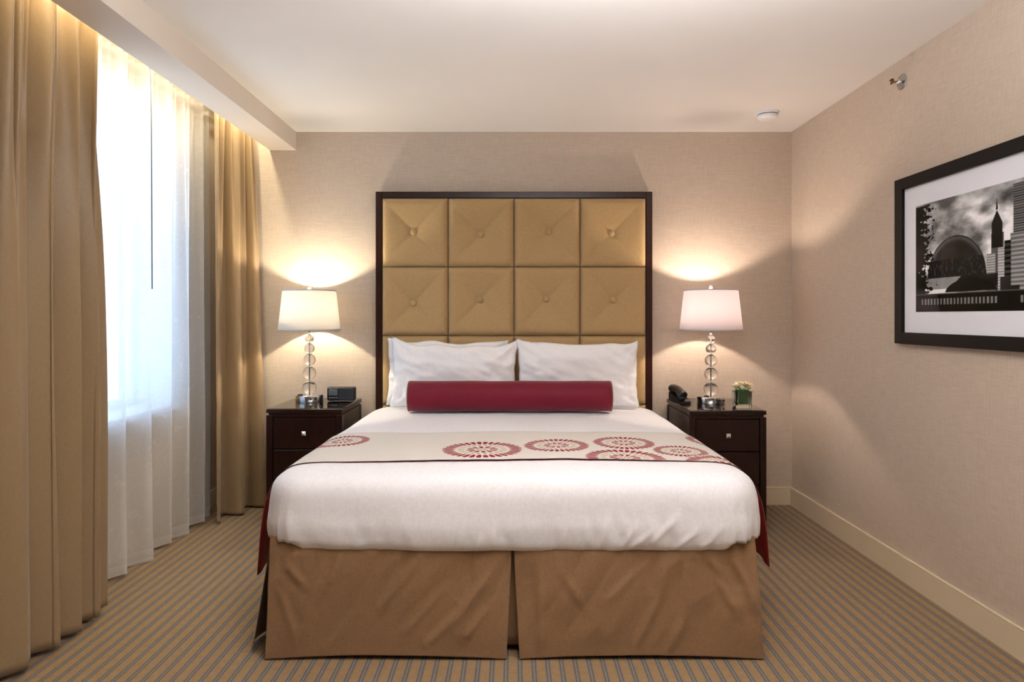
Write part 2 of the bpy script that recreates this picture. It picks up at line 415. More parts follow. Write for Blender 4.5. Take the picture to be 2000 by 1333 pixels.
# ------------------------------------------------------------------ headboard
HX0, HX1, HZ1 = -.966, .980, 2.222; HYF = 4.61
hb = empty('headboard', (0.007, 4.65, 0), 'tall tufted tan headboard in a dark wood frame behind the pillows', 'headboard')
hs = hb.location
def frame_rail(*a): link('frame_rail', boxbm(*a, bev=.002), M['espresso_dark'], hb, shift=hs)
frame_rail(HX0, HX0+.044, HYF, 4.685, .02, HZ1); frame_rail(HX1-.044, HX1, HYF, 4.685, .02, HZ1); frame_rail(HX0+.044, HX1-.044, HYF, 4.685, HZ1-.044, HZ1)
link('back_board', boxbm(HX0+.044, HX1-.044, 4.66, 4.684, .30, HZ1-.044), M['espresso_dark'], hb, shift=hs)
pw = (HX1-HX0-.088)/4; ph_ = .485
for r in range(4):
    for c in range(4):
        x0 = HX0+.044+c*pw; z1 = HZ1-.044-r*ph_; z0 = z1-ph_
        if r == 3: z0 = z1-.42
        N = 44; amp = .003*random.random()
        jx, jz = random.uniform(-.008, .008), random.uniform(-.008, .008); sd = random.random()*50
        rot = [random.uniform(.5, 1.2) for _ in range(4)]
        def pf(s, t):
            # s,t in 0..1 across the face
            a, b = 2*s-1, 2*t-1
            e = 1-max(abs(a), abs(b))
            # edges round over, pyramid faces rise from the button
            edge = 1-math.exp(-e*16)
            cx, cz = a-jx*8, b-jz*8
            rr = math.sqrt(cx*cx+cz*cz)
            dia = abs(abs(cx)-abs(cz))
            q = (0 if cx > 0 else 1)+(0 if cz > 0 else 2)
            crease = math.exp(-(dia/.035)**2)*math.exp(-rr*1.1)*.0085*rot[q]*sstep(.03, .12, rr)
            dent = .013*math.exp(-(rr/.12)**2)+.034*max(0, 1-max(abs(cx), abs(cz)))**1.15
            bulge = .038*edge
            puff = 0
            yy = HYF + .012 - bulge - puff*edge + (dent+crease) + .0012*nz(a*3, b*3, sd)
            mx = .0012*(1-edge)
            return (x0+.0015+(pw-.003)*s, min(yy, HYF+.012), z0+.0015+(z1-z0-.003)*t)
        bm = grid(bmesh.new(), pf, N, N)
        rim = [v for v in bm.verts if v.is_boundary]
        ed = [e for e in bm.edges if e.is_boundary]
        ex = bmesh.ops.extrude_edge_only(bm, edges=ed)
        for v in [g for g in ex['geom'] if isinstance(g, bmesh.types.BMVert)]: v.co.y = 4.658
        bmesh.ops.recalc_face_normals(bm, faces=bm.faces)
        p = link('tufted_panel', bm, M['head'], hb, True, shift=hs)
        if r < 3:
            cxw = x0+pw/2+jx*8*pw/2*1.0; czw = (z0+z1)/2+jz*8*(z1-z0)/2
            link('button', lathebm([(0, -.014), (.010, -.0132), (.019, -.010), (.0232, -.003), (.022, .006), (.014, .016)], 20, (cxw, HYF+.012, czw), 'y'), M['head'], p, True, shift=hs)

# ------------------------------------------------------------------ bed
BX, BY0, BY1, BR = 1.0, 2.545, 4.585, .17
bed = empty('bed', (0, 3.57, 0), 'king bed dressed in white with a pleated tan skirt', 'bed')
bs = bed.location
PROF = [(.095, .414), (.060, .414), (.032, .422), (.013, .440), (.003, .468), (-.004, .52), (0, .57), (.003, .61), (.009, .645), (.022, .675), (.045, .697), (.08, .711), (.13, .7185), (.20, .7225), (.30, .725), (.42, .726), (.56, .727), (.75, .728), (.97, .728)]
def ring_pts(d, n):
    """n points of a rounded rectangle inset by d"""
    x = BX-d; y0, y1 = BY0+d, BY1-d*.35; r = max(BR-d*.9, .02); r = min(r, x*.9, (y1-y0)*.45)
    segs = []; cy = (y0+y1)/2
    corners = [(x-r, y0+r, -PI/2), (x-r, y1-r, 0), (-x+r, y1-r, PI/2), (-x+r, y0+r, PI)]
    na, ns, nl = 18, (n-72)//2*0+56, 0
    out = []
    lens = (70, 60, 70, 60)   # points on: right side, back, left side, foot
    for k, (cx, cyy, a0) in enumerate(corners):
        for i in range(na): 
            a = a0+PI/2*i/na; out.append((cx+r*math.cos(a), cyy+r*math.sin(a), a))
        nx_, ny_, _ = corners[(k+1) % 4]; a = a0+PI/2
        p0 = (cx+r*math.cos(a), cyy+r*math.sin(a)); p1 = (nx_+r*math.cos(a), ny_+r*math.sin(a))
        m = (70, 40, 70, 240)[k]
        for i in range(m): out.append((lerp(p0[0], p1[0], i/m), lerp(p0[1], p1[1], i/m), a))
    return out
def rprof(n=70):
    # resample the profile smoothly
    P = [Vector((a, b)) for a, b in PROF]; L = [0]
    for a, b in zip(P, P[1:]): L.append(L[-1]+(b-a).length)
    out = []
    # denser near the sides
    for i in range(n):
        t = (i/(n-1)); t = t**1.6*L[-1]
        k = max(j for j in range(len(L)) if L[j] <= t+1e-9); k = min(k, len(P)-2)
        u = (t-L[k])/(L[k+1]-L[k]); 
        p0, p1, p2, p3 = P[max(k-1, 0)], P[k], P[k+1], P[min(k+2, len(P)-1)]
        q = .5*((2*p1)+(p2-p0)*u+(2*p0-5*p1+4*p2-p3)*u*u+(3*p1-p0-3*p2+p3)*u**3)
        out.append((q.x, q.y))
    return out
def px0(u, v, Y=2.545): return ((u-1002)*Y/F, H-(v-619)*Y/F)
DC = [(px0(*a), px0(*b), d) for a, b, d in [((1280, 1035), (1228, 1078), .005), ((1326, 1010), (1272, 1062), .005), ((1364, 1035), (1318, 1076), .005), ((1410, 1030), (1372, 1074), .004), ((1442, 1008), (1452, 1066), .006), ((1240, 1030), (1215, 1076), .004),
      ((1150, 1020), (1135, 1076), .003), ((1190, 1010), (1172, 1076), .004), ((908, 1005), (895, 1060), .003), ((940, 1050), (928, 1080), .004), ((965, 1040), (952, 1080), .003), ((720, 1060), (690, 1076), .003), ((560, 1000), (550, 1050), .003), ((1105, 1030), (1095, 1078), .003)]]
def creases0(x, z):
    r = 0
    for (ax, az), (bx, bz), d in DC:
        dx, dz = bx-ax, bz-az; ll = dx*dx+dz*dz; t = ((x-ax)*dx+(z-az)*dz)/ll
        if not -.3 < t < 1.3: continue
        tc = max(0, min(1, t)); q = math.hypot(x-ax-dx*tc, z-az-dz*tc)
        r += d*math.exp(-(q/.010)**2)*sstep(-.3, .3, t)*sstep(1.3, .9, t)
    return r
bm = bmesh.new(); rings = []
for d, z in rprof():
    ring = []
    for (x, y, a) in ring_pts(d, 0):
        side = sstep(.60, .70, z)
        lo = 1-sstep(.45, .66, z)
        nxx, nyy = math.cos(a), math.sin(a)
        # soft vertical puckers low on the sides
        u = x*abs(nyy)+y*abs(nxx)
        w = .0060*nz(u*10+z*4, z*3, 5)*lo + .0055*nz(u*22+z*9, z*4, 8)*lo*(.5+.9*max(0, x)) + .008*nz(x*1.7, y*1.7, z*2)*(1-side)
        w += .016*math.exp(-((z-.47)/.10)**2)*(1-side)*nz(u*2.3, 1, 2)*.6
        if nyy < -.5 and z < .68: w += 1.3*creases0(x, z)
        corner = 1 if abs(abs(math.sin(2*a))) > .02 else 0
        if corner: w += .007*math.sin(a*26)*lo*abs(math.sin(2*a))
        zz = z + side*(.005*nz(x*2.4, y*2.4, 1)+.0025*nz(x*7, y*5, 4)) 
        if z < .45: zz += .006*nz(u*5, 0, 7) + (.034*abs(math.sin(2*a)) if y < 3 else 0) + .012*(abs(x)/1.0)**4*(1 if y < 2.8 else 0)
        ring.append(bm.verts.new((x+nxx*w, y+nyy*w, zz)))
    rings.append(ring)
n = len(rings[0])
for a, b in zip(rings, rings[1:]):
    for i in range(n): bm.faces.new((a[i], a[(i+1) % n], b[(i+1) % n], b[i]))
bm.faces.new(rings[-1])
bmesh.ops.recalc_face_normals(bm, faces=bm.faces)
dv = link('duvet', bm, M['white'], None, True, shift=(0, 3.57, .42), loc=(0, 3.57, .42))
solid(dv, .006, -1)
tag(dv, 'smooth white duvet tucked around the mattress of the bed', 'duvet')
link('mattress', boxbm(-.955, .955, 2.60, 4.565, .43, .69, bev=.05, seg=4), M['mattress'], bed, True, shift=bs)
link('box_spring', boxbm(-.93, .93, 2.63, 4.58, .16, .425, bev=.02, seg=2), M['mattress'], bed, shift=bs)
for x in (-.85, .85):
    for y in (2.75, 4.45): link('leg', lathebm([(0, 0), (.025, 0), (.03, .16), (0, .16)], 16, (x, y, 0)), M['espresso_dark'], bed, True, shift=bs)
# skirt panels
def px(u, v, Y=2.56): return ((u-1002)*Y/F, H-(v-619)*Y/F)
CRS = [((1303, 1090), (1288, 1170), .008), ((1288, 1170), (1242, 1262), .010), ((1346, 1095), (1340, 1205), .008), ((1340, 1205), (1300, 1278), .007), ((1434, 1092), (1461, 1150), .010), ((1461, 1150), (1484, 1205), .008),
       ((1384, 1092), (1412, 1125), .006), ((1400, 1130), (1440, 1200), .005), ((1052, 1100), (1058, 1280), .005), ((1255, 1110), (1180, 1180), .005), ((1090, 1110), (1150, 1200), .004),
       ((665, 1085), (640, 1150), .006), ((815, 1092), (745, 1190), .009), ((950, 1130), (905, 1190), .010), ((905, 1190), (835, 1260), .009), ((960, 1180), (905, 1250), .007), ((558, 1105), (592, 1145), .007), ((770, 1088), (745, 1130), .005),
       ((930, 1095), (925, 1140), .006), ((690, 1200), (640, 1270), .004), ((870, 1150), (790, 1240), .006), ((575, 1240), (545, 1160), .004)]
CR = [(px(*a), px(*b), d) for a, b, d in CRS]
def creases(x, z, L=CR, w=.016):
    r = 0
    for (ax, az), (bx, bz), d in L:
        dx, dz = bx-ax, bz-az; ll = dx*dx+dz*dz
        t = ((x-ax)*dx+(z-az)*dz)/ll; tc = max(0, min(1, t))
        ex, ez = x-ax-dx*tc, z-az-dz*tc; q = math.hypot(ex, ez)
        if q > .10: continue
        sgn = 1 if (x-ax)*dz-(z-az)*dx > 0 else -1
        fade = sstep(-.1, .25, t)*sstep(1.1, .75, t) if 0 <= t <= 1 else 0.35
        r += d*(math.exp(-(q/w)**2) - .55*math.exp(-((q*sgn-.030)/.022)**2))*fade
    return r
def front_panel(xa_t, xb_t, xa_b, xb_b, sd, split):
    def f(s, t):
        z = .475*t + (1-t)*(.004+.016*math.sin(PI*s)**.8)
        x = lerp(lerp(xa_b, xb_b, s), lerp(xa_t, xb_t, s), t**.9)
        y = 2.588 - .030*(1-t)**.8
        q = x*1.0+sd
        en = sstep(0, .25, t)
        y -= .006*abs(nz((q-z*.6)*8, (q+z)*1.3, sd+21))*en*(1+.8*nz(q*2, z*2, 3))*2.2
        y -= .013*nz((q-z*.55)*3.4, (q+z)*1.6, sd)*(.35+.9*(1-abs(2*t-1)))
        y -= .020*(.35-abs(nz((q-z*.75)*4.2, (z+q*.4)*2.4, sd+4)))*en*sstep(0, .4, nz(q*2.1, z*2, sd+9)+.25)
        y -= .004*abs(nz(q*22, 3, sd))*sstep(.6, 1, t)*2
        y -= .95*creases(x, z)
        e = s if split == 'a' else 1-s
        y += .012*sstep(.10, 0, e)*t
        y = lerp(y, 2.586, sstep(.84, 1, t))
        return (x, y, z)
    o = link('skirt_panel', grid(bmesh.new(), f, 190, 90), M['skirt'], bed, True, shift=bs); solid(o, .002, 0)
front_panel(-.958, -.004, -.968, -.026, 1.3, 'b')
front_panel(.000, .952, .026, .978, 7.7, 'a')
o = link('skirt_pleat_insert', grid(bmesh.new(), lambda s, t: (-.14+.28*s, 2.622, .03+.40*t), 8, 8), M['skirt'], bed, True, shift=bs); solid(o, .002, 0)
for sg in (-1, 1):
    def f(s, t):
        y = lerp(2.615, 4.58, s); z = lerp(.006+.008*math.sin(s*9)**2, .47, t)
        fl = (.085 if sg < 0 else .018)*math.exp(-((y-2.70)/.13)**2)
        x = .962+(1-t)*(.022+fl)+.010*nz(y*4, z*2, 3+sg)*(1-t*.7)
        return (sg*x, y, z)
    o = link('skirt_panel', grid(bmesh.new(), f, 120, 30), M['skirt'], bed, True, shift=bs); solid(o, .002, 0)

# ------------------------------------------------------------------ bed runner
FL = [(-.141, 3.005, .175), (.205, 3.09, .148), (.535, 3.165, .142), (.485, 2.83, .165), (.765, 2.995, .118), (.90, 2.745, .165),
      (-.845, 3.255, .13), (-1.12, 2.90, .15), (1.13, 2.98, .155), (1.02, 3.32, .14), (1.33, 2.86, .14), (-1.34, 3.15, .13), (1.42, 3.2, .13)]
def runner_mat():
    m = NT('printed_cream_runner_fabric'); b = m.b; b.inputs['Roughness'].default_value = .8
    uv = m.n('ShaderNodeUVMap'); uv.uv_map = 'UVMap'
    best = None; acc = None
    for (cx, cy, r) in FL:
        d = m.vmath('SUBTRACT', uv.outputs[0], (cx, cy, 0)); q = m.vmath('SCALE', d.outputs[0], scale=1.0/r)
        ln = m.vmath('LENGTH', q.outputs[0]).outputs['Value']; ins = m.math('LESS_THAN', ln, 1.12)
        v = m.vmath('SCALE', q.outputs[0], scale=ins).outputs[0]
        acc = v if acc is None else m.vmath('ADD', acc, v).outputs[0]
        best = ins if best is None else m.math('MAXIMUM', best, ins)
    rl = m.vmath('LENGTH', acc).outputs['Value']
    sp = m.n('ShaderNodeSeparateXYZ'); m.l(acc, sp.inputs[0]); ang = m.math('ARCTAN2', sp.outputs[1], sp.outputs[0])
    jit = m.math('MULTIPLY', m.math('SUBTRACT', m.noise(uv.outputs[0], 60, 2), .5), .12)
    rj = m.math('ADD', rl, jit)
    def ring(r0, r1, n, duty, ph=0):
        dash = m.math('SINE', m.math('ADD', m.math('MULTIPLY', ang, float(n)), ph))
        mid = (r0+r1)/2; hw = (r1-r0)/2
        rad = m.math('SUBTRACT', 1.0, m.math('DIVIDE', m.math('ABSOLUTE', m.math('SUBTRACT', rj, mid)), hw))   # 1 at mid
        rad = m.math('MULTIPLY', m.math('MINIMUM', m.math('MULTIPLY', rad, 2.2), 1.0), 1.0)
        s = m.math('ADD', m.math('MULTIPLY', dash, .5), m.math('SUBTRACT', duty, .5))
        return m.math('MULTIPLY', m.ramp(m.math('ADD', s, m.math('MULTIPLY', m.math('SUBTRACT', rad, 1.0), .5)), -.03, .06), m.math('GREATER_THAN', rad, 0.02))
    red = ring(.72, 1.04, 34, .88); red2 = ring(.20, .42, 12, .72); tan1 = ring(.47, .66, 22, .55, 1.0); tan2 = ring(.04, .17, 6, .6)
    base = m.mix(m.ramp(m.noise(m.coord('Object', (1, 1, 1)), 300, 2), .3, .7), srgb(212, 207, 200), srgb(221, 216, 209))
    c = m.mix(m.math('MULTIPLY', tan1, best), base, srgb(190, 172, 140)); c = m.mix(m.math('MULTIPLY', tan2, best), c, srgb(176, 150, 116))
    c = m.mix(m.math('MULTIPLY', m.math('MAXIMUM', red, red2), best), c, srgb(140, 10, 40))
    m.l(c, b.inputs['Base Color']); return m.m
M['runner'] = runner_mat()
# cross-section: right half from the centre out, then hanging clear of the bed
prof = [(BX-d, z+.0025) for d, z in reversed(PROF) if z > .66]
half = [(x, z) for x, z in prof]
half += [(1.006, .652), (1.030, .615), (1.052, .565), (1.068, .50), (1.080, .42), (1.088, .34), (1.093, .275)]
sec = [(0, .7305)]+half[1:]
def arc(pts):
    L = [0]
    for a, b in zip(pts, pts[1:]): L.append(L[-1]+math.dist(a, b))
    return L
AL = arc(sec)
def sec_at(l):
    l = min(max(l, 0), AL[-1]); k = max(j for j in range(len(AL)) if AL[j] <= l+1e-9); k = min(k, len(sec)-2)
    u = (l-AL[k])/(AL[k+1]-AL[k]); p0, p1, p2, p3 = [Vector(sec[min(max(q, 0), len(sec)-1)]) for q in (k-1, k, k+1, k+2)]
    if k == 0: p0 = Vector((-sec[1][0], sec[1][1]))
    q = .5*((2*p1)+(p2-p0)*u+(2*p0-5*p1+4*p2-p3)*u*u+(3*p1-p0-3*p2+p3)*u**3)
    return q
LT = AL[-1]
def runner(s, t):
    a = (2*s-1)*LT; sg = 1 if a >= 0 else -1; q = sec_at(abs(a)); x, z = q
    if abs(a) < .8: x = abs(a)
    y = lerp(2.79, 3.462, t)
    hang = sstep(LT-.42, LT, abs(a))
    y += .010*math.sin(a*3.1+.4)*(1-hang) + (.02*hang if t > .5 else 0)
    if sg < 0: z -= .035*hang; x -= .003*hang
    x += (.008*math.sin(y*24)+.004)*hang
    if abs(a) < 1.1: z = z + .005*nz(sg*x*2.4, y*2.4, 1)+.0025*nz(sg*x*7, y*5, 4) + .0012
    return (sg*x, y, z)
o = link('bed_runner', grid(bmesh.new(), runner, 300, 60, lambda s, t: ((2*s-1)*LT, lerp(2.79, 3.462, t))), [M['runner'], M['lining'], M['piping']], None, True, shift=(0, 3.12, .73), loc=(0, 3.12, .73))
bmn = bmesh.new(); bmn.from_mesh(o.data); bmesh.ops.recalc_face_normals(bmn, faces=bmn.faces)
if sum(f.normal.z for f in bmn.faces) < 0: bmesh.ops.reverse_faces(bmn, faces=bmn.faces)
bmn.to_mesh(o.data); bmn.free()
solid(o, .0022, 1, 1, 2)
tag(o, 'cream bed runner printed with red dotted rings, lined in red', 'bed runner')

# ------------------------------------------------------------------ pillows and bolster
def pillow(label, x0, x1, ybot, ytop, zbot, zmid, th, sd, lc=0.0, rc=0.0, group='white pillows against the headboard', dip=.045):
    cx, hw = (x0+x1)/2, (x1-x0)/2; hh = (zmid-zbot)/2
    lean = math.atan2(ytop-ybot, zmid-zbot)
    def f(s, t, sgn):
        a, b = 2*s-1, 2*t-1
        # outline: corners reach out, edges pull in
        X = hw*a*(1-.045*(1-b*b)) + .010*nz(b*3, a, sd+5)*abs(a)**4
        Zl = hh*b*(1-(dip*(1-a*a) if b > 0 else .01*(1-a*a))*2)
        if b > 0: Zl += hh*b*b*(lc*max(0, -a)**3.5+rc*max(0, a)**3.5)
        ea, eb = 1-abs(a)**2.6, 1-abs(b)**2.4
        p = (max(ea, 0)**.62)*(max(eb, 0)**.62)
        w = .018*nz(a*2.2, b*2.2, sd)+.016*nz(a*5+b*3, b*4, sd+2)*(.3+abs(a))+.010*nz(a*11, b*7-a*5, sd+3)*abs(a)**2
        # corner creases
        cr = 0
        for ca in (-1, 1):
            for cb in (-1, 1):
                dx, dz = a-ca, b-cb; an = math.atan2(dz*.55, dx); rr = math.hypot(dx, dz*.6)
                cr += .011*math.sin(an*8+sd)*math.exp(-(rr/.50)**2)
        D = sgn*(th/2*p + (w+cr)*p**.5)
        sag = .016*nz(a*2.0, 0, sd+7)*(b+1)
        zz = hh+Zl+sag
        return Vector((cx+X, ybot+zz*math.sin(lean)-D*math.cos(lean), zbot+zz*math.cos(lean)+D*math.sin(lean)))
    bm = bmesh.new(); grid(bm, lambda s, t: f(s, t, 1), 64, 44); grid(bm, lambda s, t: f(s, t, -1), 64, 44)
    bmesh.ops.remove_doubles(bm, verts=bm.verts, dist=.0004); bmesh.ops.recalc_face_normals(bm, faces=bm.faces)
    o = link('pillow', bm, M['white_p'], None, True, shift=(cx, ybot, zbot), loc=(cx, ybot, zbot))
    tag(o, label, 'pillow', group)
pillow('white pillow behind the front left pillow, touching the headboard', -.872, -.03, 4.508, 4.538, .734, 1.180, .085, 11.0, .10, 0)
pillow('white pillow behind the front right pillow, touching the headboard', .04, .865, 4.508, 4.538, .734, 1.160, .085, 21.0, 0, .05)
pillow('front left white pillow with a pointed upper left corner', -.822, .031, 4.386, 4.425, .734, 1.165, .125, 3.0, .24, .10, dip=.06)
pillow('front right white pillow with a soft folded upper right corner', .024, .845, 4.394, 4.425, .734, 1.160, .125, 5.5, .10, .17, dip=.05)
# bolster
bo = empty('bolster', (-.02, 4.20, .832), 'long crimson silk bolster lying in front of the white pillows', 'bolster')
bl, brd = .648, .0985
pr = [(0, -bl-.004), (brd*.5, -bl-.004), (brd*.9, -bl+.001), (brd*1.0, -bl+.010)]
k = 40
for i in range(1, k): pr.append((brd*(1+.012*nz(i*.35, 2)), -bl+.010+(2*bl-.02)*i/k))
pr += [(brd, bl-.010), (brd*.9, bl-.001), (brd*.5, bl+.004), (0, bl+.004)]
bm = lathebm(pr, 56, axis='x')
for v in bm.verts:
    v.co.z *= 1.0+.02*nz(v.co.x*3, v.co.y*8, 2)
    v.co.z += .003*nz(v.co.x*5, 0, 0)
    if v.co.z < -.088: v.co.z = -.088-(-.088-v.co.z)*.5
link('cover', bm, M['crimson'], bo, True)
for sx in (-1, 1):
    link('piping', tubebm([(sx*(bl-.003), (brd*.965)*math.cos(2*PI*i/40), brd*.965*math.sin(2*PI*i/40)) for i in range(41)], .0032, 6, caps=False), M['gold'], bo, True)

# ------------------------------------------------------------------ nightstands
NZ = .764
def nightstand(x0, x1, y0, y1, label):
    cx, cy = (x0+x1)/2, (y0+y1)/2; w, d = (x1-x0)/2, (y1-y0)/2
    t = empty('nightstand', (cx, cy, 0), label, 'nightstand', 'nightstands either side of the bed')
    E = M['espresso']
    link('top', boxbm(-w, w, -d, d, NZ-.030, NZ-.006, bev=.003, seg=2), E, t)
    link('glass_top', boxbm(-w+.001, w-.001, -d+.001, d-.001, NZ-.006, NZ, bev=.001), M['tabletop_glass'], t)
    link('neck', boxbm(-w+.012, w-.012, -d+.012, d-.006, NZ-.044, NZ-.030), E, t)
    p = .038
    for sx in (-1, 1):
        for sy in (-1, 1):
            xa, xb = (sx*w, sx*(w-p)); ya, yb = (sy*(d-.002), sy*(d-.002-p))
            link('leg', boxbm(min(xa, xb)+0, max(xa, xb), min(ya, yb), max(ya, yb), 0, NZ-.044, bev=.0015), E, t)
        link('side_panel', boxbm(min(sx*(w-.004), sx*(w-.022)), max(sx*(w-.004), sx*(w-.022)), -d+.04, d-.04, .10, NZ-.044), E, t)
    link('back_panel', boxbm(-w+p, w-p, d-.022, d-.006, .10, NZ-.044), E, t)
    link('bottom_rail', boxbm(-w+p, w-p, -d+.006, d-.022, .08, .100), E, t)
    zs = [(.507, .706), (.304, .501), (.104, .298)]
    link('top_rail', boxbm(-w+p, w-p, -d+.006, -d+.03, .710, NZ-.044), E, t)
    for z0, z1 in zs:
        dr = link('drawer', boxbm(-w+p+.003, w-p-.003, -d+.008, -d+.35, z0, z1, bev=.002), E, t)
        zk = (z0+z1)/2 if z0 < .5 else .607; a = .0135
        kb = bmesh.new(); y = -d+.008
        lathe(kb, [(.0, 0), (.006, 0), (.005, -.016), (0, -.016)], 12, (0, y, zk), 'y')
        v = [kb.verts.new((sx_*a, y-.014, zk+sz*a)) for sx_, sz in ((-1, -1), (1, -1), (1, 1), (-1, 1))]
        v2 = [kb.verts.new((q.co.x, y-.018, q.co.z)) for q in v]; ap = kb.verts.new((0, y-.028, zk))
        kb.faces.new(v)
        for i in range(4):
            j = (i+1) % 4; kb.faces.new((v[i], v[j], v2[j], v2[i])); kb.faces.new((v2[i], v2[j], ap))
        bmesh.ops.recalc_face_normals(kb, faces=kb.faces)
        link('knob', kb, M['chrome'], dr)
    return t
nightstand(-1.555, -1.076, 4.13, 4.665, 'dark wood nightstand left of the bed, carrying the clock radio')
nightstand(1.090, 1.566, 4.05, 4.655, 'dark wood nightstand right of the bed, carrying telephone and flowers')

# ------------------------------------------------------------------ lamps
def lamp(loc, label, shade, energy, color, rz):
    t = empty('table_lamp', (loc[0], loc[1], NZ), label, 'table lamp', 'crystal ball table lamps on the nightstands', rz)
    ch, cr = M['chrome'], M['crystal']
    b = link('base', lathebm([(0, 0), (.091, 0), (.093, .003), (.093, .045), (.090, .049), (0, .049)], 56), ch, t); smooth_angle(b)
    link('outlet_cap', lathebm([(0, .049), (.017, .049), (.017, .055), (.014, .057), (0, .057)], 20, (-.045, -.055, 0)), M['blackm'], b, False)
    for dx in (.035, .062): link('switch', lathebm([(0, 0), (.007, 0), (.006, -.008), (0, -.008)], 14, (dx, -(.093**2-dx**2)**.5+.001, .027), 'y'), M['blackm'], b)
    balls = [(.096, .047), (.196, .0435), (.285, .040), (.362, .034), (.427, .029)]
    for zc, r in balls:
        bb = bmesh.new(); bmesh.ops.create_uvsphere(bb, u_segments=40, v_segments=24, radius=r)
        bmesh.ops.translate(bb, verts=bb.verts, vec=(0, 0, zc)); link('crystal_ball', bb, cr, t, True)
    # chrome discs between the balls
    zprev = .049
    tops = [(.145, .0095), (.238, .009), (.3265, .008), (.397, .0075), (.459, .007)]
    for zc, r in tops:
        link('collar', lathebm([(0, zc-.0045), (r+.002, zc-.0045), (r+.004, zc), (r+.002, zc+.0045), (0, zc+.0045)], 24), ch, t, True)
    link('rod', tubebm([(0, 0, .049), (0, 0, .52)], .0035, 10), M['nickel'], t, True)
    link('stem', lathebm([(0, .463), (.008, .463), (.008, .50), (.016, .505), (.018, .55), (.014, .56), (0, .56)], 24), ch, t, True)
    # harp and finial
    harp = []
    for i in range(25):
        a = PI*i/24; harp.append((.055*math.cos(a)*(1 if abs(math.cos(a)) < 1 else 1), 0, .56+.185*math.sin(a)**.8))
    link('harp', tubebm(harp, .0018, 6), M['nickel'], t, True)
    link('finial', lathebm([(0, .748), (.004, .748), (.004, .763), (.010, .765), (.0125, .773), (.011, .783), (.006, .788), (0, .789)], 20), M['crystal'] if False else M['plastic'], t, True)
    r0, r1, z0, z1 = .203, .1745, .488, .752
    sh = link('lamp_shade', lathebm([(r0, z0), (lerp(r0, r1, .5), (z0+z1)/2), (r1, z1)], 80), shade, t, True); solid(sh, .0015, 0)
    for r, z in ((r0, z0), (r1, z1)):
        link('shade_trim', lathebm([(r+.0012, z-.002), (r+.0022, z-.002), (r+.0022-.0003, z+.006), (r+.0008, z+.006)], 80), M['shade_trim'], sh, True)
    sp = bmesh.new()
    for k in range(3):
        a = 2*PI*k/3+.3; tube(sp, [(0, 0, z1-.006), (r1*math.cos(a), r1*math.sin(a), z1-.006)], .0014, 6)
    link('spider', sp, M['nickel'], sh)
    bu = bmesh.new(); bmesh.ops.create_uvsphere(bu, u_segments=20, v_segments=12, radius=.026); bmesh.ops.translate(bu, verts=bu.verts, vec=(0, 0, .605))
    o = link('bulb', bu, M['bulb'], t, True); o.visible_shadow = True
    l = light('lamp_light', 'POINT', (loc[0], loc[1], NZ+.645), energy, color, radius=.022)
    return t
lamp((-1.384, 4.46), 'lit crystal ball lamp with a warm white shade beside the clock radio', M['shade_w'], 31, (1.0, .85, .62), 0)
lamp((1.321, 4.38), 'lit crystal ball lamp with a pinkish white shade between telephone and flowers', M['shade_p'], 24, (1.0, .80, .66), .0)

# ------------------------------------------------------------------ clock radio
cr = empty('clock_radio', (-1.175, 4.50, NZ), 'black clock radio with a grey display on the left nightstand', 'clock radio')
o = link('body', boxbm(-.094, .094, -.03, .03, .005, .096, bev=.010, seg=4), M['blackm'], cr); smooth_angle(o, 50)
o2 = link('front_panel', boxbm(-.088, -.016, -.0335, -.028, .010, .091, bev=.002), M['black'], cr)
link('display', boxbm(-.081, -.020, -.0350, -.0330, .042, .082, bev=.0008), M['lcd'], o2)
for i in range(4): link('button', boxbm(-.078+.0155*i, -.067+.0155*i, -.0355, -.0330, .022, .029, bev=.0008), M['key'], o2)
link('speaker_cloth', boxbm(-.014, .088, -.0330, -.028, .010, .091, bev=.002), M['speaker'], cr)
for x in (-.07, .07): link('foot', boxbm(x-.012, x+.012, -.022, .022, 0, .006), M['key'], cr)

# ------------------------------------------------------------------ telephone (set turned towards the bed)
ph = empty('telephone', (1.133, 4.43, NZ), 'black desk telephone on the right nightstand next to the lamp', 'telephone', rz=.12)
def wedge(s, t): pass
bm = bmesh.new()
prof_ = [(-.10, 0), (.10, 0), (.10, .060), (.085, .066), (-.06, .030), (-.10, .014)]
vs0 = [bm.verts.new((-.050, y, z)) for y, z in prof_]; vs1 = [bm.verts.new((.034, y, z)) for y, z in prof_]
bm.faces.new(vs0[::-1]); bm.faces.new(vs1)
for i in range(6): bm.faces.new((vs0[i], vs0[(i+1) % 6], vs1[(i+1) % 6], vs1[i]))
bmesh.ops.recalc_face_normals(bm, faces=bm.faces); bmesh.ops.bevel(bm, geom=list(bm.edges), offset=.004, segments=2, affect='EDGES')
body = link('body', bm, M['black'], ph); smooth_angle(body)
hs_ = bmesh.new(); pts = []; rad = []
for i in range(17):
    u = i/16; pts.append((-.022, lerp(-.100, .098, u), .052+.030*u+.020*math.sin(PI*u))); rad.append((.024+.008*(abs(2*u-1)**2)) if 0 < i < 16 else .022)
tube(hs_, pts, rad, 14)
for v in hs_.verts: v.co.x = -.022+(v.co.x+.022)*1.15
link('handset', hs_, M['black'], ph, True)
for (y, z) in ((-.080, .026), (.085, .056)): link('cradle_cup', lathebm([(0, 0), (.020, 0), (.026, .010), (.026, .022), (0, .022)], 20, (-.022, y, z)), M['blackm'], ph, True)
for r in range(4):
    for c in range(3):
        y = -.05+r*.024; z = .030+(y+.06)*.248+.001
        link('key', boxbm(-.004+c*.012, .005+c*.012, y, y+.014, z+.001, z+.006, bev=.001), M['key'], body)
cord = []
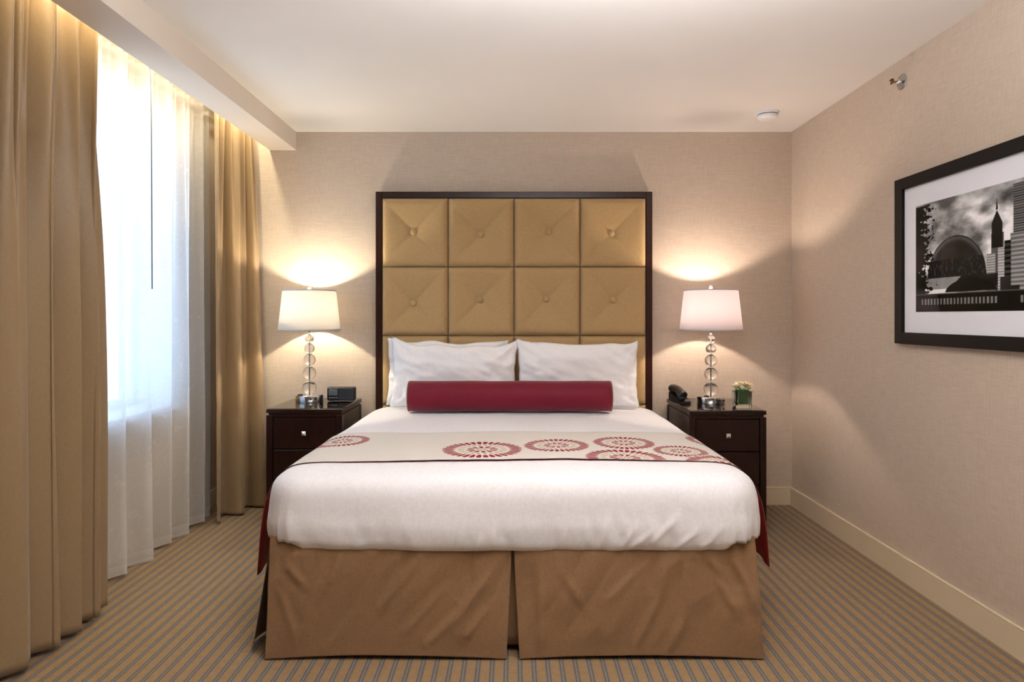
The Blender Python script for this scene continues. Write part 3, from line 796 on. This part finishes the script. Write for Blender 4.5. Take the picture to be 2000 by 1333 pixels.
for i in range(200):
    a = i*.75; u = i/199; cord.append((-.048-.02*math.sin(PI*u)+.005*math.cos(a), lerp(-.10, .06, u)+.0, .010+.02*math.sin(PI*u)*0+.005+.005*math.sin(a)))
link('cord', tubebm(cord, .0014, 5), M['black'], ph, True)

# ------------------------------------------------------------------ flowers in a cube vase
va = empty('glass_vase', (1.452, 4.16, NZ), 'square clear glass vase lined with green leaf on the right nightstand', 'vase')
a = .047; bm = bmesh.new()
box(bm, -a, a, -a, a, 0, .108, bev=.004, seg=2)
top = [f for f in bm.faces if f.normal.z > .99 and f.calc_area() > .004]
r_ = bmesh.ops.inset_region(bm, faces=top, thickness=.005, depth=0)
ex = bmesh.ops.extrude_face_region(bm, geom=top); vv = [g for g in ex['geom'] if isinstance(g, bmesh.types.BMVert)]
bmesh.ops.translate(bm, verts=vv, vec=(0, 0, -.088)); bmesh.ops.delete(bm, geom=top, context='FACES')
bmesh.ops.recalc_face_normals(bm, faces=bm.faces)
o = link('vase_body', bm, M['vase_glass'], va); smooth_angle(o)
def leafwrap(s, t):
    an = 2*PI*s; q = .0385
    k = 1/max(abs(math.cos(an)), abs(math.sin(an)))**.45
    return (q*k*math.cos(an), q*k*math.sin(an), lerp(.028, .112+.003*math.sin(an*3), t)+.0015*math.sin(an*7))
bm = grid(bmesh.new(), leafwrap, 48, 10); bmesh.ops.remove_doubles(bm, verts=bm.verts, dist=.0001)
bot = [e for e in bm.edges if e.is_boundary and e.verts[0].co.z < .05]; bmesh.ops.contextual_create(bm, geom=bot)
link('leaf_lining', bm, M['leaf2'], va, True)
bq = empty('bouquet', (1.452, 4.16, NZ+.075), 'cream and pink flowers with leaves standing in the glass vase', 'flowers')
rnd = random.Random(3)
def petal_geo(bm, c, d, L, wd, curl, up):
    d = Vector(d).normalized(); side = d.cross(Vector((0, 0, 1))); side = side.normalized() if side.length > .01 else Vector((1, 0, 0))
    nrm = side.cross(d).normalized(); rows = []
    for i in range(6):
        u = i/5; w = wd*math.sin(PI*min(.97, u*.85+.12))**.8; p = Vector(c)+d*L*u+nrm*curl*math.sin(u*2.0)*L
        rows.append([bm.verts.new(p-side*w+nrm*w*.35), bm.verts.new(p), bm.verts.new(p+side*w+nrm*w*.35)])
    for a_, b_ in zip(rows, rows[1:]):
        for q in range(2): bm.faces.new((a_[q], a_[q+1], b_[q+1], b_[q]))
heads = [(-.038, -.010, .052, 1.0), (.014, -.024, .056, 1.15), (.044, .012, .052, .9), (-.008, .028, .060, 1.0), (-.030, .026, .044, .8), (.034, -.018, .040, .8)]
for i, (x, y, z, s) in enumerate(heads):
    bm = bmesh.new(); out = Vector((x, y, .035))
    for ringi, (n_, el, L) in enumerate(((6, .25, .040), (6, .7, .034), (5, 1.15, .026))):
        for k in range(n_):
            an = 2*PI*k/n_+ringi*.5+rnd.uniform(-.15, .15)
            d = Vector((math.cos(an)*math.cos(el), math.sin(an)*math.cos(el), math.sin(el))) + out.normalized()*.45
            petal_geo(bm, (x, y, z), d, L*s*rnd.uniform(.9, 1.15), .0085*s, .10, 0)
    b_ = link('blossom', bm, M['petal'] if i != 1 else M['petal2'], bq, True); solid(b_, .0006, 0)
    st_ = bmesh.new(); tube(st_, [(x*.35, y*.35, -.04), (x, y, z)], .0015, 6); link('stem', st_, M['leaf'], bq, True)
for i in range(9):
    an = 2*PI*i/9+.2; bm = bmesh.new()
    petal_geo(bm, (.025*math.cos(an), .025*math.sin(an), .034), (math.cos(an), math.sin(an), rnd.uniform(-.2, .7)), rnd.uniform(.035, .05), .011, -.15, 0)
    l_ = link('leaf', bm, M['leaf'], bq, True); solid(l_, .0006, 0)

# ------------------------------------------------------------------ framed photograph on the right wall
PY1, PY0, PZ0, PZ1 = 3.376, 2.236, 1.205, 2.041; FX = XR-.030
pic = empty('framed_photograph', (XR-.002, (PY0+PY1)/2, (PZ0+PZ1)/2), 'black framed black-and-white city photograph hanging on the right wall', 'picture')
ps = pic.location; fw = .064
for a in ((PY0, PY0+fw, PZ0, PZ1), (PY1-fw, PY1, PZ0, PZ1), (PY0+fw, PY1-fw, PZ0, PZ0+fw*.9), (PY0+fw, PY1-fw, PZ1-fw*.9, PZ1)):
    link('frame_rail', boxbm(FX, XR-.002, *a, bev=.002), M['blackwood'], pic, shift=ps)
link('mat_board', boxbm(XR-.014, XR-.010, PY0+fw-.004, PY1-fw+.004, PZ0+fw*.9-.004, PZ1-fw*.9+.004), M['matboard'], pic, shift=ps)
link('picture_glass', boxbm(XR-.0205, XR-.0185, PY0+fw-.002, PY1-fw+.002, PZ0+fw*.9-.002, PZ1-fw*.9+.002), M['pic_glass'], pic, shift=ps)
def art(u, v):
    """grey value of the print; u left to right, v bottom to top"""
    n1 = noise.fractal(Vector((u*4.2, v*5.5, 3.3)), 1.0, 2.1, 5); n2 = noise.fractal(Vector((u*9, v*9, 8.1)), 1.0, 2.1, 4)
    g = .72 + .46*max(-1, min(1, n1*1.7)) + .08*n2 + .12*math.exp(-((v-.62)/.12)**2)
    if v > .8: g = lerp(g, .62, (v-.8)*2)
    # towers at the right
    def tower(g, a, b, h, base, sc_, horiz=True):
        if a < u < b and v < h:
            s = math.sin(v*sc_) if horiz else math.sin(u*sc_)
            return base + .14*(1 if s > .1 else -.6)
        return g
    g = tower(g, .76, .90, .97, .32, 330)
    g = tower(g, .885, 1.0, 1.2, .10, 240)
    g = tower(g, .74, .84, .60, .50, 190)
    g = tower(g, .83, .95, .84, .60, 260)
    # spired tower
    if .615 < u < .70 and v < .62: g = .30+.10*(1 if math.sin(u*500) > 0 else 0)
    cw = .036*min(1, max(0, (.80-v)/.10)) if v > .70 else .036
    if v > .80: cw = .008*max(0, (.90-v)/.10)
    if .50 < v < .90 and abs(u-.652) < cw: g = .10
    g = tower(g, .58, .64, .46, .62, 300); g = tower(g, .66, .72, .50, .66, 280); g = tower(g, .70, .745, .55, .14, 150)
    if .675 < u < .745 and v < .27: g = .17
    if .745 < u < .80 and v < .20: g = .12
    # plain round-roofed hall
    dx, dy = (u-.345)/.235, (v-.30)/.36
    if dx*dx+dy*dy < 1 and v > .30:
        r = math.sqrt(dx*dx+dy*dy); g = .16+.20*max(0, -dx)*(1-r*.4)+.16*math.exp(-((r-.93)/.05)**2)+.05*n2
        if v < .46: g = .13+.25*max(0, noise.noise(Vector((u*60, v*26, 1))))
    if .10 < u < .66 and .20 < v <= .30:
        g = .60+.1*n2 if (u < .30+ (v-.2)*.9) else .12+.12*max(0, n2)
    if .26 < u < .66 and .17 < v < .29 and ((u-.46)/.2)**2+((v-.15)/.13)**2 < 1: g = .08+.10*max(0, noise.noise(Vector((u*90, v*70, 4))))
    # tree at the left
    ed = .125+.05*noise.noise(Vector((v*7, 1, 1)))+.055*noise.noise(Vector((v*34, u*30, 6)))
    if (u < ed-.05 or (u < ed+.08 and noise.fractal(Vector((u*34, v*26, 5)), .8, 2.2, 4) > (u-ed+.01)*9)) and v < .985: g = .035+.05*max(0, noise.noise(Vector((u*60, v*60, 2))))
    if .93 < u and .17 < v < .62+.03*noise.noise(Vector((v*30, u*30, 1))) and u > .95-.06*math.sin((v-.15)*6): g = .07
    # balustrade
    if v < .165:
        g = .05
        if v > .150: g = .35 if v > .156 else .08
        elif .065 < v < .120:
            if not (.66 < u < .80) and not (u < .04): g = .52 if math.sin(u*2*PI*36) > .05 else .06
        if v < .06: g = .055
    return max(.01, min(1, g))
NU, NV = 330, 240; ZA, ZB = 1.365, 1.883; YA, YBp = 3.219, 2.393
me = bpy.data.meshes.new('photo_print')
vs = []; fs = []; col = []
xx = XR-.0146-ps.x
for i in range(NU+1):
    for j in range(NV+1):
        vs.append((xx, lerp(YA, YBp, i/NU)-ps.y, lerp(ZA, ZB, j/NV)-ps.z)); g = art(i/NU, j/NV); g = g**2.2*.95; col += [g, g*1.0, g*1.01, 1]
for i in range(NU):
    for j in range(NV):
        k = i*(NV+1)+j; fs.append((k, k+1, k+NV+2, k+NV+1))
me.from_pydata(vs, [], fs); ca = me.color_attributes.new('print', 'FLOAT_COLOR', 'POINT'); ca.data.foreach_set('color', col)
pm = NT('printed_photo_paper'); at = pm.n('ShaderNodeAttribute', attribute_name='print'); pm.l(at.outputs['Color'], pm.b.inputs['Base Color']); pm.b.inputs['Roughness'].default_value = .8; pm.b.inputs['Specular IOR Level'].default_value = .1
me.materials.append(pm.m); o = bpy.data.objects.new('photo_print', me); C.objects.link(o); o.parent = pic

# ------------------------------------------------------------------ ceiling and wall fittings
sd = empty('smoke_detector', (1.648, 4.25, ZC), 'round white smoke detector on the ceiling above the right nightstand', 'smoke detector')
o = link('mounting_plate', lathebm([(0, 0), (.070, 0), (.070, -.010), (.066, -.013), (0, -.013)], 48), M['plastic'], sd); smooth_angle(o)
o = link('vent_ring', lathebm([(0, -.013), (.060, -.013), (.060, -.018), (0, -.018)], 48), M['darkslot'], sd)
o = link('cover', lathebm([(0, -.018), (.064, -.018), (.063, -.030), (.054, -.041), (.030, -.046), (0, -.047)], 48), M['plastic'], sd, True); smooth_angle(o, 50)
o2 = link('test_button', lathebm([(0, -.046), (.010, -.046), (.009, -.049), (0, -.049)], 20, (.02, 0, 0)), M['plastic'], sd)
sk = empty('fire_sprinkler', (XR, 3.357, 2.545), 'chrome sidewall fire sprinkler high on the right wall', 'sprinkler')
o = link('escutcheon', lathebm([(0, 0), (.041, 0), (.041, -.003), (.034, -.008), (.022, -.006), (.016, -.011), (0, -.011)], 40, axis='x'), M['nickel'], sk, True); smooth_angle(o, 50)
link('sprinkler_body', lathebm([(0, -.008), (.012, -.008), (.012, -.020), (.008, -.022), (.007, -.030), (0, -.030)], 24, axis='x'), M['chrome'], sk, True)
fr_ = bmesh.new()
for s in (-1, 1): tube(fr_, [(-.024, s*.010, 0), (-.036, s*.014, 0), (-.050, s*.004, 0)], .0024, 8)
link('frame_arm', fr_, M['nickel'], sk, True)
link('bulb', tubebm([(-.028, 0, 0), (-.048, 0, 0)], .0028, 10), simple('red_glass_bulb', srgb(150, 70, 50), .2), sk, True)
bm = boxbm(-.054, -.050, -.014, .014, -.012, .012, bev=.001); box(bm, -.060, -.050, -.013, .013, .010, .0125)
link('deflector', bm, M['brass'], sk)
